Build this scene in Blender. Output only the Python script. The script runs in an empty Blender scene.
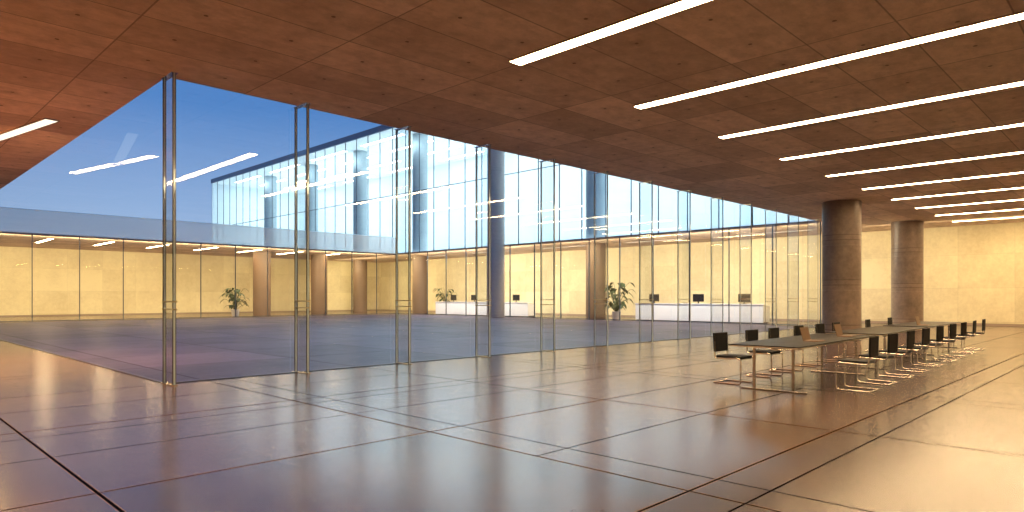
import bpy, bmesh, math, random
from mathutils import Vector, Matrix
random.seed(4)
scene = bpy.context.scene
try:
    scene.view_settings.view_transform = 'Standard'
except Exception: pass
H = 5.3
XC, YW = 3.95, 12.25      # courtyard near corner
XE, YF = 34.7, 48.5       # courtyard far edges
XB, YB = 42.0, 62.0       # back walls
X0, Y0 = -8.0, -10.0
BAY = 2.45
ZU0, ZU1 = H+.02, 16.6      # upper hall
XU = 48.0
YU0, YU1 = 6.0, 90.0

# ---------------- materials ----------------
def new_mat(name):
    m = bpy.data.materials.new(name); m.use_nodes = True
    nt = m.node_tree
    for n in list(nt.nodes): nt.nodes.remove(n)
    out = nt.nodes.new('ShaderNodeOutputMaterial')
    return m, nt, out
def pbr(name, col, rough=.5, metal=0, spec=.5):
    m, nt, out = new_mat(name)
    b = nt.nodes.new('ShaderNodeBsdfPrincipled')
    nt.links.new(b.outputs[0], out.inputs[0])
    b.inputs['Base Color'].default_value = (*col, 1)
    b.inputs['Roughness'].default_value = rough
    b.inputs['Metallic'].default_value = metal
    b.inputs['Specular IOR Level'].default_value = spec
    n = nt.nodes.new('ShaderNodeTexNoise'); n.inputs['Scale'].default_value = 9
    r = nt.nodes.new('ShaderNodeMapRange'); r.inputs[3].default_value = max(0, rough-.04); r.inputs[4].default_value = rough+.04
    nt.links.new(n.outputs[0], r.inputs[0]); nt.links.new(r.outputs[0], b.inputs['Roughness'])
    return m
def emis(name, col, s):
    m, nt, out = new_mat(name)
    e = nt.nodes.new('ShaderNodeEmission'); e.inputs[0].default_value = (*col, 1); e.inputs[1].default_value = s
    nt.links.new(e.outputs[0], out.inputs[0]); return m
def glassmat(name, tint, gain=1.5, base=.05):
    m, nt, out = new_mat(name)
    lw = nt.nodes.new('ShaderNodeLayerWeight'); lw.inputs[0].default_value = .5
    p = nt.nodes.new('ShaderNodeMath'); p.operation = 'POWER'; p.inputs[1].default_value = 5
    a = nt.nodes.new('ShaderNodeMath'); a.operation = 'MULTIPLY_ADD'; a.inputs[1].default_value = gain; a.inputs[2].default_value = base; a.use_clamp = True
    t = nt.nodes.new('ShaderNodeBsdfTransparent'); t.inputs[0].default_value = (*tint, 1)
    g = nt.nodes.new('ShaderNodeBsdfGlossy'); g.inputs['Roughness'].default_value = 0.0
    mx = nt.nodes.new('ShaderNodeMixShader')
    L = nt.links.new
    L(lw.outputs['Facing'], p.inputs[0]); L(p.outputs[0], a.inputs[0]); L(a.outputs[0], mx.inputs[0])
    L(t.outputs[0], mx.inputs[1]); L(g.outputs[0], mx.inputs[2]); L(mx.outputs[0], out.inputs[0])
    return m
def frosted(name, col, fac):
    m, nt, out = new_mat(name)
    t = nt.nodes.new('ShaderNodeBsdfTransparent'); d = nt.nodes.new('ShaderNodeBsdfDiffuse'); d.inputs[0].default_value = (*col, 1)
    mx = nt.nodes.new('ShaderNodeMixShader'); mx.inputs[0].default_value = fac
    nt.links.new(t.outputs[0], mx.inputs[1]); nt.links.new(d.outputs[0], mx.inputs[2]); nt.links.new(mx.outputs[0], out.inputs[0]); return m
class G:   # tiny node helper
    def __init__(s, nt): s.nt = nt
    def m(s, op, a, b=None, c=None):
        n = s.nt.nodes.new('ShaderNodeMath'); n.operation = op
        for i, v in enumerate((a, b, c)):
            if v is None: continue
            if isinstance(v, (int, float)): n.inputs[i].default_value = v
            else: s.nt.links.new(v, n.inputs[i])
        return n.outputs[0]
    def mix(s, f, a, b):
        n = s.nt.nodes.new('ShaderNodeMix'); n.data_type = 'RGBA'
        for k, v in ((0, f), (6, a), (7, b)):
            if isinstance(v, (int, float)): n.inputs[k].default_value = v
            elif isinstance(v, tuple): n.inputs[k].default_value = (*v, 1)
            else: s.nt.links.new(v, n.inputs[k])
        return n.outputs[2]
    def noise(s, vec, scale, det=4, rough=.6):
        n = s.nt.nodes.new('ShaderNodeTexNoise'); n.inputs['Scale'].default_value = scale
        n.inputs['Detail'].default_value = det; n.inputs['Roughness'].default_value = rough
        s.nt.links.new(vec, n.inputs['Vector']); return n.outputs[0]
    def xyz(s):
        g = s.nt.nodes.new('ShaderNodeNewGeometry'); sp = s.nt.nodes.new('ShaderNodeSeparateXYZ')
        s.nt.links.new(g.outputs['Position'], sp.inputs[0]); return g.outputs['Position'], sp.outputs
    def vec(s, x, y, z=0):
        n = s.nt.nodes.new('ShaderNodeCombineXYZ')
        for i, v in enumerate((x, y, z)):
            if isinstance(v, (int, float)): n.inputs[i].default_value = v
            else: s.nt.links.new(v, n.inputs[i])
        return n.outputs[0]
    def white(s, vec):
        n = s.nt.nodes.new('ShaderNodeTexWhiteNoise'); s.nt.links.new(vec, n.inputs['Vector']); return n.outputs['Value']
    def rng(s, v, a, b, c, d):
        n = s.nt.nodes.new('ShaderNodeMapRange')
        s.nt.links.new(v, n.inputs[0])
        for i, q in zip((1, 2, 3, 4), (a, b, c, d)): n.inputs[i].default_value = q
        return n.outputs[0]
    def line(s, coord, off, per, half):
        u = s.m('SUBTRACT', coord, off - per/2)
        u = s.m('FLOORED_MODULO', u, per)
        u = s.m('ABSOLUTE', s.m('SUBTRACT', u, per/2))
        return s.m('LESS_THAN', u, half)
    def cell(s, coord, off, per):
        return s.m('FLOOR', s.m('DIVIDE', s.m('SUBTRACT', coord, off), per))

def floor_mat(name, base, dark, joint_glow, rough, px, py, extra, spec=.6, hw=.013, ga=.35):
    m, nt, out = new_mat(name); g = G(nt); pos, c = g.xyz()
    lx = g.line(c[0], 4.6, px, hw); ly = g.line(c[1], 2.6, py, hw)
    cx = g.cell(c[0], 4.6, px); cy = g.cell(c[1], 2.6, py)
    j = g.m('MAXIMUM', lx, ly)
    w = g.white(g.vec(cx, cy, 0))
    glow = g.line(c[1], 2.6, py, hw*1.5)  # highlight beside the joints, painted into the floor colour
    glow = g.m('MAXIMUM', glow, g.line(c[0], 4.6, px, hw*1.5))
    if extra:
        odd = g.m('GREATER_THAN', w, .35)
        l2 = g.m('MULTIPLY', g.line(c[1], 2.6 + py/2, py, .010), odd)
        l3 = g.line(c[0], 5.05, px*2, .010)
        l4 = g.line(c[1], 9.0-.45, py*2, .010)
        j = g.m('MAXIMUM', j, g.m('MAXIMUM', l2, g.m('MAXIMUM', l3, l4)))
    n1 = g.noise(pos, .6, 4, .55); n2 = g.noise(pos, 3.0, 5, .65)
    f = g.m('ADD', g.m('MULTIPLY', n1, .45), g.m('ADD', g.m('MULTIPLY', n2, .35), g.m('MULTIPLY', w, .22)))
    f = g.rng(f, .36, .66, 0, 1)
    col = g.mix(f, dark, base); col = g.mix(g.m('MULTIPLY', glow, ga), col, joint_glow); col = g.mix(j, col, tuple(v*.12 for v in dark))
    b = nt.nodes.new('ShaderNodeBsdfPrincipled')
    nt.links.new(col, b.inputs['Base Color'])
    b.inputs['Roughness'].default_value = rough
    nt.links.new(g.m('MULTIPLY', g.m('SUBTRACT', 1, j), spec), b.inputs['Specular IOR Level'])
    nt.links.new(b.outputs[0], out.inputs[0]); return m

def board_mat(name, base, dark, ax, ay, px, py, rough=.75, contrast=1., holes=True, amt=.35, hw=.012, lo=.38, hi=.72):
    m, nt, out = new_mat(name); g = G(nt); pos, c = g.xyz()
    u, v = c[ax], c[ay]
    lx = g.line(u, 0.4, px, hw)
    row = g.cell(v, .2, py)
    ly = g.line(v, .2, py, hw)
    j = g.m('MAXIMUM', lx, ly)
    w = g.white(g.vec(g.cell(u, .4, px), row, 3))
    n1 = g.noise(pos, .7, 6, .65); n2 = g.noise(pos, 4.5, 8, .75)
    f = g.m('ADD', g.m('MULTIPLY', n1, .4), g.m('ADD', g.m('MULTIPLY', n2, .4), g.m('ADD', g.m('MULTIPLY', w, .3*contrast), .12*(1-contrast))))
    f = g.rng(f, lo, hi, 0, 1)
    col = g.mix(f, dark, base)
    if amt: col = g.mix(g.m('MULTIPLY', j, amt), col, tuple(x*.25 for x in dark))
    if holes:
        hu = g.m('SUBTRACT', g.m('FLOORED_MODULO', g.m('SUBTRACT', u, .4), px/2), px/4)
        hv = g.m('SUBTRACT', g.m('FLOORED_MODULO', g.m('SUBTRACT', v, .2), py), py/2)
        d = g.m('SQRT', g.m('ADD', g.m('MULTIPLY', hu, hu), g.m('MULTIPLY', hv, hv)))
        hole = g.m('LESS_THAN', d, .03)
        col = g.mix(g.m('MULTIPLY', hole, .85), col, tuple(x*.2 for x in dark))
        ring = g.rng(g.m('ADD', d, g.m('MULTIPLY', n2, .25)), .12, .30, .30, 0)
        col = g.mix(ring, col, tuple(x*.5 for x in dark))
        bd = g.white(g.vec(g.cell(u, .4, px), g.cell(v, .2, py/6), 7))
        col = g.mix(g.m('MULTIPLY', bd, .14), col, tuple(x*.6 for x in dark))
        st = g.rng(g.noise(g.vec(g.m('MULTIPLY', c[0], 1.0), g.m('MULTIPLY', c[1], 1.6), 0), 2.2, 7, .75), .46, .72, 0, .5)
        col = g.mix(st, col, tuple(x*.65 for x in dark))
    b = nt.nodes.new('ShaderNodeBsdfPrincipled'); nt.links.new(col, b.inputs['Base Color'])
    b.inputs['Roughness'].default_value = rough; b.inputs['Specular IOR Level'].default_value = .3
    nt.links.new(b.outputs[0], out.inputs[0]); return m

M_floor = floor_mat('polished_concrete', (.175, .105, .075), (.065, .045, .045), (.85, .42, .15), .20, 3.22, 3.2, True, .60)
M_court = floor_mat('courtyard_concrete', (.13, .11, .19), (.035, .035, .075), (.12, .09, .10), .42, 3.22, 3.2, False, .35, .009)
M_ceil = board_mat('ceiling_concrete', (.92, .73, .58), (.56, .42, .33), 0, 1, 2.45, 1.2, contrast=.8, amt=.6, lo=.40, hi=.68)
M_wallX = board_mat('wall_concrete_x', (.80, .70, .45), (.62, .52, .32), 1, 2, 2.45, 1.77, contrast=.6, holes=False, amt=.15, lo=.42, hi=.64)
M_wallY = board_mat('wall_concrete_y', (.82, .72, .46), (.64, .54, .33), 0, 2, 2.45, 1.77, contrast=.6, holes=False, amt=.15, lo=.42, hi=.64)
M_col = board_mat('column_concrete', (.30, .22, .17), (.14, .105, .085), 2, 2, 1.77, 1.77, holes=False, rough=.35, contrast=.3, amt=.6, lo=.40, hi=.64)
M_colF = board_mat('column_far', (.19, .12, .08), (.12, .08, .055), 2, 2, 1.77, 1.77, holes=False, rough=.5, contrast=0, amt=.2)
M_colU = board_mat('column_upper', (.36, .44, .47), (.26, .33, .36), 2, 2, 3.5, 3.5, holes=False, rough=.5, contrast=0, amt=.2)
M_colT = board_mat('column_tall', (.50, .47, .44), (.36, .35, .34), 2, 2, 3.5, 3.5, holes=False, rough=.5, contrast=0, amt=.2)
M_white = pbr('upper_white', (.84, .90, .90), .7)
M_back = pbr('upper_back_wall', (.76, .85, .87), .7)
M_slab = pbr('slab_edge', (.75, .82, .85), .5)
M_roof = pbr('roof_navy_metal', (.06, .11, .19), .5)
M_para = frosted('parapet_frosted_glass', (1.0, .92, .82), .42)
M_steel = pbr('mullion_steel', (.08, .09, .10), .3, .6)
M_edgeg = pbr('glass_edge_highlight', (.74, .88, .95), .10, .2)  # glass edge of the fin, its pale highlight put into the colour
M_steel2 = pbr('facade_mullion', (.07, .10, .13), .4, .4)
M_chrome = pbr('chrome', (.85, .84, .83), .08, 1)
M_black = pbr('black_leather', (.008, .008, .009), .6, 0, .2)
M_table = pbr('table_top_dark', (.015, .013, .012), .35, 0, .12)
M_edge = pbr('table_edge', (.80, .68, .52), .3)
M_leg = pbr('table_leg_steel', (.55, .55, .56), .2, 1)
M_lap = pbr('laptop_shell', (.22, .13, .08), .4, .2)
M_key = pbr('laptop_screen', (.01, .01, .012), .4, 0, .3)
M_desk = pbr('white_lacquer', (.96, .96, .96), .25)
M_pot = pbr('pot_ceramic', (.7, .66, .58), .4)
M_leaf = pbr('leaf_green', (.025, .05, .015), .5, 0, .3)
M_soil = pbr('soil', (.05, .03, .02), .9)
M_glass = glassmat('clear_glass', (.96, .98, .99), 1.2, .09)
M_glassL = glassmat('clear_glass_return', (.97, .98, .98), .22, .03)
M_fin = glassmat('fin_glass', (.92, .96, .97), .9, .15)
M_glass2 = glassmat('far_glass', (.96, .98, .99), .3, .02)
M_glass3 = glassmat('upper_glass', (.97, .98, .99), .10, .02)
M_strip = emis('strip_diffuser', (1, .70, .37), 52)
M_stripD = emis('strip_diffuser_dim', (1, .90, .72), 1.4)
M_stripU = emis('upper_diffuser', (.9, .96, 1), 9)
M_frame = pbr('light_frame', (.3, .22, .16), .6)

# ---------------- mesh helpers ----------------
def link(o): scene.collection.objects.link(o); return o
def add_box(bm, a, b, mi=0):
    vs = [bm.verts.new((x, y, z)) for x in (a[0], b[0]) for y in (a[1], b[1]) for z in (a[2], b[2])]
    idx = [(0,1,3,2),(4,6,7,5),(0,4,5,1),(2,3,7,6),(0,2,6,4),(1,5,7,3)]
    for f in idx:
        fc = bm.faces.new([vs[i] for i in f]); fc.material_index = mi
def mesh_from(bm, name, mats, bevel=0):
    bmesh.ops.recalc_face_normals(bm, faces=bm.faces)
    me = bpy.data.meshes.new(name); bm.to_mesh(me); bm.free()
    for m in mats: me.materials.append(m)
    return me
def boxes(name, lst, mats, parent=None, loc=(0,0,0), bevel=0):
    bm = bmesh.new()
    for t in lst: add_box(bm, t[0], t[1], t[2] if len(t) > 2 else 0)
    o = bpy.data.objects.new(name, mesh_from(bm, name, mats)); o.location = loc
    link(o)
    if parent: o.parent = parent
    if bevel:
        md = o.modifiers.new('bevel', 'BEVEL'); md.width = bevel; md.segments = 2
    return o
def struct(o, label, cat):
    o['kind'] = 'structure'; o['label'] = label; o['category'] = cat; return o
def thing(o, label, cat, group=None):
    o['label'] = label; o['category'] = cat
    if group: o['group'] = group
    return o
def empty(name, loc=(0,0,0), rz=0):
    o = bpy.data.objects.new(name, None); o.location = loc; o.rotation_euler = (0, 0, rz); o.empty_display_size = .2
    return link(o)
def tube(name, paths, r, mat, parent):
    cu = bpy.data.curves.new(name, 'CURVE'); cu.dimensions = '3D'; cu.bevel_depth = r; cu.bevel_resolution = 3; cu.use_fill_caps = True
    for p in paths:
        s = cu.splines.new('POLY'); s.points.add(len(p)-1)
        for i, q in enumerate(p): s.points[i].co = (*q, 1)
    o = bpy.data.objects.new(name+'_c', cu); link(o)
    dg = bpy.context.evaluated_depsgraph_get()
    me = bpy.data.meshes.new_from_object(o.evaluated_get(dg)); bpy.data.objects.remove(o)
    me.materials.clear(); me.materials.append(mat)
    for p in me.polygons: p.use_smooth = True
    o = bpy.data.objects.new(name, me); link(o); o.parent = parent; return o
def rounded(pts, rad=.05, n=4):
    out = [Vector(pts[0])]
    for i in range(1, len(pts)-1):
        a, b, c = Vector(pts[i-1]), Vector(pts[i]), Vector(pts[i+1])
        p = b + (a-b).normalized()*rad; q = b + (c-b).normalized()*rad
        for k in range(n+1):
            t = k/n; out.append((1-t)**2*p + 2*t*(1-t)*b + t*t*q)
    out.append(Vector(pts[-1])); return [tuple(v) for v in out]
def copy_tree(root, kids, loc, rz):
    r = root.copy(); r.location = loc; r.rotation_euler = (0, 0, rz); scene.collection.objects.link(r)
    for k in kids:
        c = k.copy(); c.parent = r; scene.collection.objects.link(c)
    return r

# ---------------- shell ----------------
ring = lambda z0, z1: [((X0, Y0, z0), (XB, YW, z1)), ((X0, YW, z0), (XC, YB, z1)), ((XE, YW, z0), (XB, YB, z1)), ((XC, YF, z0), (XE, YB, z1))]
struct(boxes('floor', ring(-.2, 0), [M_floor]), 'polished dark concrete slab floor with dark joints edged by a painted bronze highlight', 'floor')
struct(boxes('floor', [((XC, YW, -.2), (XE, YF, -.005))], [M_court]), 'mottled dark blue-grey concrete paving of the open courtyard', 'floor')
struct(boxes('ceiling', ring(H, H+.08), [M_ceil]), 'board-marked brown concrete ceiling with tie holes', 'ceiling')
struct(boxes('wall_east', [((XB, Y0, 0), (XB+.3, YB, H+.08))], [M_wallX]), 'warmly lit golden yellow concrete wall', 'wall')
struct(boxes('wall_north', [((X0, YB, 0), (XB+.3, YB+.3, H+.08))], [M_wallY]), 'warmly lit golden yellow concrete wall', 'wall')
struct(boxes('wall_west', [((X0-.3, Y0, 0), (X0, YB+.3, H+.08))], [M_wallX]), 'pale yellow concrete wall', 'wall')
struct(boxes('wall_south', [((X0-.3, Y0-.3, 0), (XB+.3, Y0, H+.08))], [M_wallY]), 'pale yellow concrete wall', 'wall')
struct(boxes('baseboard_east', [((XB-.03, Y0, 0), (XB, YB, .12))], [M_frame]), 'thin brown skirting at the wall foot', 'baseboard')
struct(boxes('baseboard_north', [((X0, YB-.03, 0), (XB-.03, YB, .12))], [M_frame]), 'thin brown skirting at the wall foot', 'baseboard')
struct(boxes('wall_under_hall', [((XE, YB+.3, 0), (XU, YU1, H+.08))], [M_wallX]), 'concrete base storey under the upper hall', 'wall')
# parapet
struct(boxes('trim_1', [((X0, YF-.03, H+.09), (XE-.03, YF-.01, 6.75)), ((XC, YF-.05, H-.02), (XE-.03, YF-.005, H+.02), 1), ((X0, YF-.04, 6.75), (XE-.03, YF, 6.78), 2)], [M_para, M_steel2, M_slab]), 'frosted pale glass parapet along the courtyard roof edge', 'parapet')
# upper hall
struct(boxes('floor', [((XE+.3, YU0, H+.09), (XU, YU1, H+.14))], [M_slab]), 'pale floor slab of the glazed upper hall', 'floor')
struct(boxes('ceiling', [((XE, YU0, ZU1), (XU, YU1, ZU1+.05))], [M_white]), 'white ceiling of the glazed upper hall', 'ceiling')
struct(boxes('trim_2', [((XE-.15, YU0, ZU1+.02), (XU+.3, YU1+.15, ZU1+.55))], [M_roof]), 'dark navy metal roof edge of the upper hall', 'roof edge')
struct(boxes('wall_hall_back', [((XU, YU0, H), (XU+.3, YU1+.3, ZU1+.02))], [M_back]), 'cool white back wall of the upper hall', 'wall')
struct(boxes('wall_hall_end', [((XE, YU0-.3, H+.09), (XU+.3, YU0, ZU1+.35))], [M_white]), 'cool white end wall of the upper hall', 'wall')
struct(boxes('wall_hall_far_end', [((XE, YU1, H), (XU, YU1+.2, ZU1+.02))], [M_back]), 'cool white end wall of the upper hall', 'wall')

# ---------------- near glass wall ----------------
win = 1; trim = 10
nb = 12
for k in range(nb+1):
    x = XC + k*BAY; x2 = min(x+BAY, XE)
    bm = bmesh.new(); vs = [bm.verts.new(p) for p in ((.01, 0, .04), (x2-x-.01, 0, .04), (x2-x-.01, 0, H), (.01, 0, H))]
    bm.faces.new(vs)
    add_box(bm, (0, -.03, 0), (x2-x, .03, .015), 1)
    o = link(bpy.data.objects.new('window_%d' % win, mesh_from(bm, 'pane', [M_glass, M_steel]))); o.location = (x, YW, 0)
    struct(o, 'clear full-height glass pane facing the courtyard', 'window'); win += 1
def fin_mesh():
    bm = bmesh.new()
    for yy in (-.36, .12):   # interior edge, exterior edge
        add_box(bm, (-.024, yy-.008, 0), (-.012, yy+.008, H), 1)
        add_box(bm, (-.011, yy-.010, 0), (.020, yy+.010, H), 3)
        add_box(bm, (.021, yy-.008, 0), (.032, yy+.008, H), 1)
    vs = [bm.verts.new(p) for p in ((0, -.33, 0), (0, .09, 0), (0, .09, H), (0, -.33, H))]
    f = bm.faces.new(vs); f.material_index = 0
    for z in (1.29, 1.42):
        add_box(bm, (-.03, -.38, z-.011), (.05, .14, z+.011), 2)
    add_box(bm, (-.05, -.39, 0), (.06, .15, .015), 2)
    add_box(bm, (-.05, -.39, H-.015), (.06, .15, H), 2)
    return mesh_from(bm, 'fin', [M_fin, M_steel, M_chrome, M_edgeg])
fm = fin_mesh()
for k in range(nb+1):
    o = link(bpy.data.objects.new('trim_%d' % trim, fm)); trim += 1
    o.location = (XC + k*BAY, YW, 0)
    struct(o, 'glass fin mullion with paired steel-lined edges', 'mullion')
# leg 2 : frameless butt-jointed return
L2 = (YB-.3-YW)/6
for k in range(6):
    y = YW + k*L2
    bm = bmesh.new(); vs = [bm.verts.new(p) for p in ((0, .005, .03), (0, L2-.005, .03), (0, L2-.005, H), (0, .005, H))]
    bm.faces.new(vs); add_box(bm, (-.03, 0, 0), (.03, L2, .015), 1)
    o = link(bpy.data.objects.new('window_%d' % win, mesh_from(bm, 'pane', [M_glassL, M_steel]))); o.location = (XC, y, 0)
    struct(o, 'clear full-height glass pane facing the courtyard', 'window'); win += 1
# far facades
def bay_mesh(L, z0, z1, trans, axis, w=.05, dep=.1, gm=None):
    bm = bmesh.new()
    def P(a, b): return (a, b) if axis == 0 else (b, a)
    vs = [bm.verts.new((*P(u, 0), z)) for u, z in ((0, z0), (L, z0), (L, z1), (0, z1))]
    bm.faces.new(vs)
    a = P(-w/2, -dep); b = P(w/2, dep); add_box(bm, (*a, z0), (*b, z1), 1)
    for z in trans:
        a = P(0, -.03); b = P(L, .03); add_box(bm, (*a, z-.025), (*b, z+.025), 1)
    return mesh_from(bm, 'bay', [gm or M_glass2, M_steel2])
mx = bay_mesh(BAY, 0, H, (.05,), 0, .04, .04)
x = 3.2 + BAY
while x < XE - 1:
    o = link(bpy.data.objects.new('window_%d' % win, mx)); o.location = (x, YF, 0); win += 1; x += BAY
    struct(o, 'glazed bay of the far gallery', 'window')
my = bay_mesh(BAY, 0, H, (.05,), 1, .04, .04)
mu = bay_mesh(BAY*.8, ZU0, ZU1, (10.6,), 1, .05, .03, M_glass3)
y = YW
while y < YF - 1:
    o = link(bpy.data.objects.new('window_%d' % win, my)); o.location = (XE, y, 0); win += 1; y += BAY
    struct(o, 'glazed bay of the reception gallery', 'window')
y = YU0
while y < YU1 - 1:
    o = link(bpy.data.objects.new('window_%d' % win, mu)); o.location = (XE, y, 0); win += 1; y += BAY*.8
    struct(o, 'tall glazed bay of the upper hall', 'window')

# ---------------- columns ----------------
def col_mesh(z0, z1, r, mat):
    bm = bmesh.new()
    prof = [(r-.03, z0), (r-.03, z0+.04), (r, z0+.04)]
    zz = z0 + 1.77
    while zz < z1 - .3:
        prof += [(r, zz-.012), (r-.010, zz-.008), (r-.010, zz+.008), (r, zz+.012)]; zz += 1.77
    prof += [(r, z1-.03), (r-.03, z1-.03), (r-.03, z1)]
    n = 48; rings = []
    for rr, z in prof:
        rings.append([bm.verts.new((rr*math.cos(2*math.pi*i/n), rr*math.sin(2*math.pi*i/n), z)) for i in range(n)])
    for k, (a, b) in enumerate(zip(rings, rings[1:])):
        for i in range(n):
            f = bm.faces.new((a[i], a[(i+1) % n], b[(i+1) % n], b[i])); f.smooth = abs(prof[k][0]-prof[k+1][0]) < 1e-6
    bm.faces.new(rings[0][::-1]); bm.faces.new(rings[-1])
    for e_ in bm.edges:
        if abs(e_.verts[0].co.z - e_.verts[1].co.z) < 1e-6: e_.smooth = False
    return mesh_from(bm, 'column', [mat])
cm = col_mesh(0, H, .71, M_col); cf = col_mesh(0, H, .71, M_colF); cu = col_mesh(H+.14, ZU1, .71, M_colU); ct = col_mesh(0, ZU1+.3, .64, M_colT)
for (x, y) in ((28.05, 9.1), (37.85, 9.15)):
    o = link(bpy.data.objects.new('column', cm)); o.location = (x, y, 0); thing(o, 'round brown polished concrete column by the meeting tables', 'column', 'round columns')
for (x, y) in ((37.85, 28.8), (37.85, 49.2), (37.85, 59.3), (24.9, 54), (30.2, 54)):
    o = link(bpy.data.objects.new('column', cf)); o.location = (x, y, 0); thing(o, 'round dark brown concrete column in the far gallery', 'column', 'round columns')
for y in (28.8, 49.2, 59.3, 69.4, 79.6):
    o = link(bpy.data.objects.new('column', cu)); o.location = (37.85, y, 0); thing(o, 'round blue-grey column inside the glazed upper hall', 'column', 'upper hall columns')
for y in (34.9,):
    o = link(bpy.data.objects.new('column', ct)); o.location = (XE-.87, y, 0); thing(o, 'tall round blue-grey column rising past the upper hall', 'column', 'tall courtyard columns')

# ---------------- lights ----------------
def light_proto(L, w, z, mat):
    root = empty('ceiling_light')
    fr = boxes('frame', [((-w/2-.02, 0, -.024), (-w/2, L, .0)), ((w/2, 0, -.024), (w/2+.02, L, .0)), ((-w/2-.02, -.02, -.024), (w/2+.02, 0, 0)), ((-w/2-.02, L, -.024), (w/2+.02, L+.02, 0))], [M_frame], root)
    df = boxes('diffuser', [((-w/2, 0, -.022), (w/2, L, -.004))], [mat], root)
    return root, [fr, df]
r1, k1 = light_proto(7.0, .24, H, M_strip)
spots = [(7.65+3.5*k, .45, 0) for k in range(-1, 10)]
for i, (x, y, rz) in enumerate(spots):
    if i == 0: r1.location = (x, y, H); r = r1
    else: r = copy_tree(r1, k1, (x, y, H), rz)
    thing(r, 'long glowing warm white strip light in the concrete ceiling', 'ceiling light', 'ceiling strip lights')
r2, k2 = light_proto(4.6, .24, H, M_strip)
spots = [(2.0, 19.2, -math.atan2(.9, 4.3))]
spots += [(6.1+3.5*k, 51.2, 0) for k in range(0, 8)]
for i, (x, y, rz) in enumerate(spots):
    if i == 0: r2.location = (x, y, H); r2.rotation_euler = (0, 0, rz); r = r2
    else: r = copy_tree(r2, k2, (x, y, H), rz)
    thing(r, 'long glowing warm white strip light in the gallery ceiling', 'ceiling light', 'gallery strip lights')
r4, k4 = light_proto(4.6, .24, H, M_stripD)
for i, (x, y, rz) in enumerate([(3.17, 16.9, math.atan2(3.17-2.66, 2.75))] + [(38.4, 14+8*k, 0) for k in range(5)]):
    if i == 0: r4.location = (x, y, H); r4.rotation_euler = (0, 0, rz); r = r4
    else: r = copy_tree(r4, k4, (x, y, H), rz)
    thing(r, 'softly glowing strip light in the gallery ceiling', 'ceiling light', 'gallery strip lights')
r3, k3 = light_proto(7.0, .45, ZU1, M_stripU); n = 0
for x in (36.6, 40.0, 43.4, 46.6):
    for k in range(8):
        y = 10 + k*10
        if n == 0: r3.location = (x, y, ZU1); r = r3
        else: r = copy_tree(r3, k3, (x, y, ZU1), 0)
        n += 1
        thing(r, 'cool white strip light on the upper hall ceiling', 'ceiling light', 'upper hall strip lights')

def area(name, loc, direction, sx, sy, power, col):
    l = bpy.data.lights.new(name, 'AREA'); l.shape = 'RECTANGLE'; l.size = sx; l.size_y = sy; l.energy = power; l.color = col
    o = link(bpy.data.objects.new(name, l)); o.location = loc
    z = -Vector(direction).normalized()
    xax = Vector((0, 0, 1)).cross(z).normalized() if abs(z.z) < .99 else Vector((0, 1, 0))
    yax = z.cross(xax)
    o.rotation_euler = Matrix((xax, yax, z)).transposed().to_euler()
    return o
WARM = (1, .80, .46)
area('warm_fill', (XE+.4, 36, H-.25), (1, 0, -1.0), 48, .4, 3300, WARM)  # added lamp without a fixture, evens the gallery wall brightness
area('warm_fill', (XB-3.6, 1.0, H-.10), (1, 0, -.8), 21, .3, 320, WARM)  # added warm lamp facing away from camera, brightens the east wall
area('warm_fill', (19, YF+.9, H-.2), (0, 1, -.8), 30, .4, 2500, WARM)  # added warm lamp, brightens the north wall of the far gallery
area('warm_fill', (-2, YB-6, H-.12), (0, 1, -.6), 11, .4, 650, WARM)  # added warm lamp for the far end of the left room
area('warm_fill', (-2, 17, 5.0), (0, .25, -1), 11, .4, 2300, (1, .44, .17))  # added orange lamp that warms the left room's floor, not a wall
area('desk_fill', (XE+.2, 20, H-.2), (1, 0, -2), 9, .3, 520, (.92, .95, 1))  # added lamp with no fixture, lifts the shorter desk's front
area('desk_fill', (XE+.2, 39.5, H-.2), (1, 0, -2), 12, .3, 690, (.92, .95, 1))  # same kind of added lamp, brightens the longer desk
area('hall_fill', (41, 48, ZU1-.3), (0, 0, -1), 80, 8, 1400, (.78, .95, 1))  # added area lamp, supplements the strip lights to brighten the hall
area('hall_up_fill', (41, 48, H+.4), (0, 0, 1), 80, 8, 4400, (.78, .95, 1))  # added upward lamp turned from the camera, brightens the hall ceiling
area('hall_back_fill', (36.5, 48, ZU1-1), (1, 0, -.5), 80, .6, 1200, (.78, .95, 1))  # added lamp with no fixture, brightens the hall back wall

# ---------------- chairs ----------------
def chair_proto():
    root = empty('meeting_chair')
    kids = []
    paths = []
    for s in (-.225, .225):
        paths.append(rounded([(s, -.245, .86), (s, -.23, .43), (s, .25, .45), (s, .25, .012), (s, -.25, .012)], .06))
    paths.append([(-.225, -.25, .012), (.225, -.25, .012)]); paths.append([(-.225, .2, .43), (.225, .2, .43)])
    kids.append(tube('frame', paths, .012, M_chrome, root))
    kids.append(boxes('seat', [((-.215, -.21, .445), (.215, .24, .485))], [M_black], root, bevel=.012))
    bm = bmesh.new(); add_box(bm, (-.24, -.018, .54), (.24, .012, .87))
    for v in bm.verts: v.co.y += -.235 - (v.co.z-.5)*.03
    o = bpy.data.objects.new('backrest', mesh_from(bm, 'backrest', [M_black])); link(o); o.parent = root
    md = o.modifiers.new('b', 'BEVEL'); md.width = .010; md.segments = 2
    kids.append(o)
    return root, kids
rc, kc = chair_proto()
TY = lambda x: 4.4 + .03*(x-10)
chairs = [(10.95, 1), (12.3, 1), (13.4, 1), (14.8, 1), (16.2, 1), (17.4, 1), (20.2, 1), (22.6, 1),
          (11.5, -1), (12.7, -1), (14.0, -1), (15.3, -1), (16.7, -1), (18.2, -1), (19.6, -1), (21.2, -1), (22.8, -1)]
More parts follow.
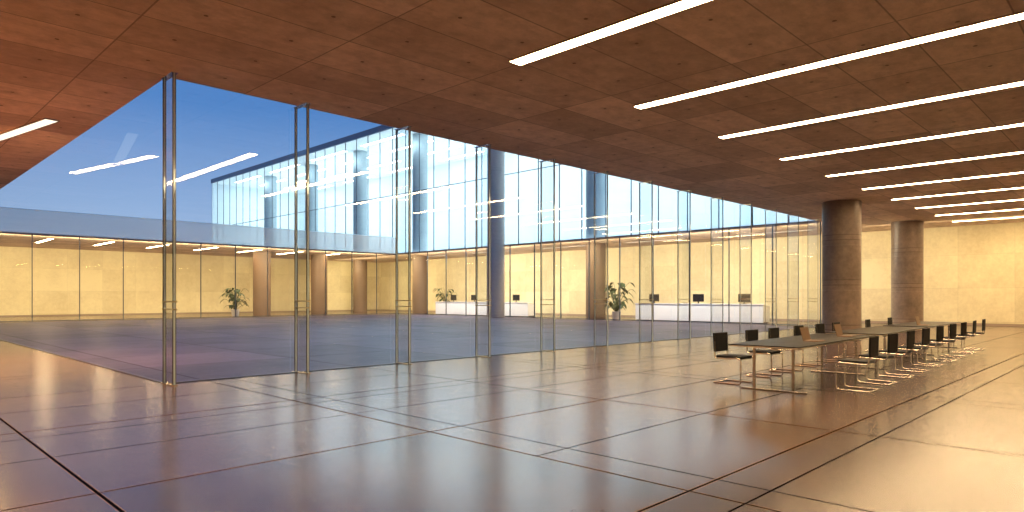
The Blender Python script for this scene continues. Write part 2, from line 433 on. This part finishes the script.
for i, (x, s) in enumerate(chairs):
    loc = (x, TY(x) + s*(.90 if s > 0 else .95), 0); rz = (math.pi if s > 0 else 0) + random.uniform(-.06, .06)
    if i == 0: rc.location = loc; rc.rotation_euler = (0, 0, rz); r = rc
    else: r = copy_tree(rc, kc, loc, rz)
    thing(r, 'black leather cantilever chair with chrome tube frame at meeting table', 'chair', 'meeting chairs')
# tables
def table_proto(L, W=1.1):
    root = empty('meeting_table'); kids = []
    kids.append(boxes('table_top', [((0, -W/2, .733), (L, W/2, .75))], [M_table], root, bevel=.003))
    kids.append(boxes('apron', [((.01, -W/2+.01, .715), (L-.01, -W/2+.03, .732)), ((.01, W/2-.03, .715), (L-.01, W/2-.01, .732)), ((.01, -W/2+.03, .715), (.03, W/2-.03, .732)), ((L-.03, -W/2+.03, .715), (L-.01, W/2-.03, .732))], [M_edge], root))
    for xx in (.45, L-.45):
        b = [((xx-.02, -.33, .02), (xx+.02, -.29, .72)), ((xx-.02, .29, .02), (xx+.02, .33, .72)), ((xx-.025, -W/2+.03, 0), (xx+.025, W/2-.03, .022)), ((xx-.02, -W/2+.1, .705), (xx+.02, W/2-.1, .732))]
        kids.append(boxes('leg', b, [M_leg], root, bevel=.004))
    return root, kids
rt, kt = table_proto(4.2)
for i, x in enumerate((10.0, 14.7, 19.3)):
    if i == 0: rt.location = (x, TY(x), 0); rt.rotation_euler = (0, 0, .03); r = rt
    else: r = copy_tree(rt, kt, (x, TY(x), 0), .03)
    thing(r, 'long dark meeting table with pale edge on chrome legs', 'table', 'meeting tables')
# laptops
def laptop():
    root = empty('laptop'); kids = []
    kids.append(boxes('keyboard_base', [((-.17, -.12, 0), (.17, .12, .016))], [M_lap], root, bevel=.004))
    bm = bmesh.new(); add_box(bm, (-.17, -.005, 0), (.17, .005, .22))
    bmesh.ops.rotate(bm, cent=(0,0,0), matrix=Matrix.Rotation(-.25, 3, 'X') , verts=bm.verts)
    for v in bm.verts: v.co += Vector((0, .12, .015))
    o = bpy.data.objects.new('screen', mesh_from(bm, 'screen', [M_lap])); link(o); o.parent = root; kids.append(o)
    return root, kids
rl, kl = laptop()
lap = [(11.6, -.25, 0), (13.4, -.25, 0), (20.2, -.22, 0)]
for i, (x, dy, rz) in enumerate(lap):
    loc = (x, TY(x)+dy, .75)
    if i == 0: rl.location = loc; rl.rotation_euler = (0, 0, rz); r = rl
    else: r = copy_tree(rl, kl, loc, rz)
    thing(r, 'open brown-backed laptop on the meeting table', 'laptop', 'laptops')

# ---------------- reception desks ----------------
def desk(y0, y1):
    root = empty('reception_desk', (36.3, y0, 0)); L = y1-y0
    boxes('desk_front', [((0, 0, .04), (.08, L, 1.05))], [M_desk], root, bevel=.01)
    boxes('plinth', [((.06, .05, 0), (.7, L-.05, .08))], [M_steel], root)
    boxes('counter', [((-.03, -.03, 1.05), (.42, L+.03, 1.10))], [M_desk], root, bevel=.008)
    boxes('work_surface', [((.08, .08, .72), (.85, L-.08, .76))], [M_desk], root)
    for yy in (0, L-.08): boxes('side_panel', [((.08, yy, .08), (.85, yy+.08, 1.0))], [M_desk], root, bevel=.008)
    thing(root, 'long white lacquered reception desk before yellow wall', 'reception desk', 'reception desks'); return root
desk(15.9, 24.4); desk(34.0, 45.0)
def monitor():
    root = empty('monitor')
    a = boxes('screen', [((-.02, -.36, .12), (.02, .36, .58))], [M_key], root, bevel=.006)
    b = boxes('stand', [((-.015, -.04, .0), (.025, .04, .2)), ((-.1, -.13, 0), (.1, .13, .015))], [M_key], root)
    return root, [a, b]
rm, km = monitor()
for i, y in enumerate((17.1, 20.0, 23.1, 35.4, 40.2, 42.8)):
    loc = (36.48, y, 1.10)
    if i == 0: rm.location = loc; r = rm
    else: r = copy_tree(rm, km, loc, 0)
    thing(r, 'black computer monitor standing on the white reception desk', 'monitor', 'reception monitors')
# ---------------- plants ----------------
def plant(loc, h, seed, sp=1.0, nl=34):
    rnd = random.Random(seed)
    root = empty('potted_plant', loc)
    bm = bmesh.new(); n = 24; rings = []
    for rr, z in ((.2, 0), (.24, .05), (.30, .5), (.32, .55), (.28, .55), (.27, .48)):
        rings.append([bm.verts.new((rr*math.cos(2*math.pi*i/n), rr*math.sin(2*math.pi*i/n), z)) for i in range(n)])
    for a, b in zip(rings, rings[1:]):
        for i in range(n): f = bm.faces.new((a[i], a[(i+1) % n], b[(i+1) % n], b[i])); f.smooth = True
    bm.faces.new(rings[0][::-1]); f = bm.faces.new(rings[-1]); f.material_index = 1
    o = bpy.data.objects.new('pot', mesh_from(bm, 'pot', [M_pot, M_soil])); link(o); o.parent = root
    stems = []; bm = bmesh.new()
    for i in range(nl):
        az = rnd.uniform(0, 2*math.pi); reach = rnd.uniform(.15, .62)*sp; top = rnd.uniform(.8, h-.1)
        p0 = Vector((rnd.uniform(-.08, .08), rnd.uniform(-.08, .08), .48)); d = Vector((math.cos(az), math.sin(az), 0))
        p2 = p0 + d*reach; p2.z = top; p1 = p0 + d*reach*.3; p1.z = top*.8
        stems.append([tuple((1-t)**2*p0+2*t*(1-t)*p1+t*t*p2) for t in [k/5 for k in range(6)]])
        L = rnd.uniform(.38, .6)*(.6+.4*sp); W = L*.26; side = Vector((-d.y, d.x, 0)); prev = None
        for k in range(7):
            t = k/6; c = p2 + d*L*t*.85; c.z += L*(.45*t - .95*t*t)
            w = W*math.sin(math.pi*min(1, t*.92+.06))
            a = bm.verts.new(c+side*w+Vector((0,0,.02))); m_ = bm.verts.new(c); b = bm.verts.new(c-side*w+Vector((0,0,.02)))
            if prev: bm.faces.new((prev[0], a, m_, prev[1])); bm.faces.new((prev[1], m_, b, prev[2]))
            prev = (a, m_, b)
    o = bpy.data.objects.new('foliage', mesh_from(bm, 'foliage', [M_leaf])); link(o); o.parent = root
    tube('stems', stems, .012, M_leaf, root)
    thing(root, 'leafy green plant in a pale pot by the wall', 'potted plant', 'potted plants')
plant((35.9, 25.6, 0), 2.55, 1, 1.35, 56); plant((38.2, 45.9, 0), 2.4, 2, 1.1); plant((21.1, 50.3, 0), 2.3, 3, 1.1, 40)

# ---------------- world ----------------
w = bpy.data.worlds.new('World'); scene.world = w; w.use_nodes = True; nt = w.node_tree
for n_ in list(nt.nodes): nt.nodes.remove(n_)
out = nt.nodes.new('ShaderNodeOutputWorld'); bg = nt.nodes.new('ShaderNodeBackground')
tc = nt.nodes.new('ShaderNodeTexCoord'); sp = nt.nodes.new('ShaderNodeSeparateXYZ'); cr = nt.nodes.new('ShaderNodeValToRGB')
nt.links.new(tc.outputs['Generated'], sp.inputs[0]); nt.links.new(sp.outputs[2], cr.inputs[0]); nt.links.new(cr.outputs[0], bg.inputs[0]); nt.links.new(bg.outputs[0], out.inputs[0])
e = cr.color_ramp.elements
e[0].position = 0; e[0].color = (.42, .52, .66, 1)
e[1].position = 1; e[1].color = (.06, .15, .38, 1)
x = e.new(.12); x.color = (.24, .37, .60, 1)
x = e.new(.26); x.color = (.07, .20, .48, 1)
bg.inputs[1].default_value = 1.3

# ---------------- camera ----------------
cam = bpy.data.cameras.new('Camera'); co = link(bpy.data.objects.new('Camera', cam))
co.location = (0, 0, 1.5); co.rotation_euler = (math.pi/2, 0, -math.radians(45.5))
cam.sensor_width = 36; cam.lens = 36*660/1024; cam.shift_y = 41/1024; cam.clip_end = 500
scene.camera = co
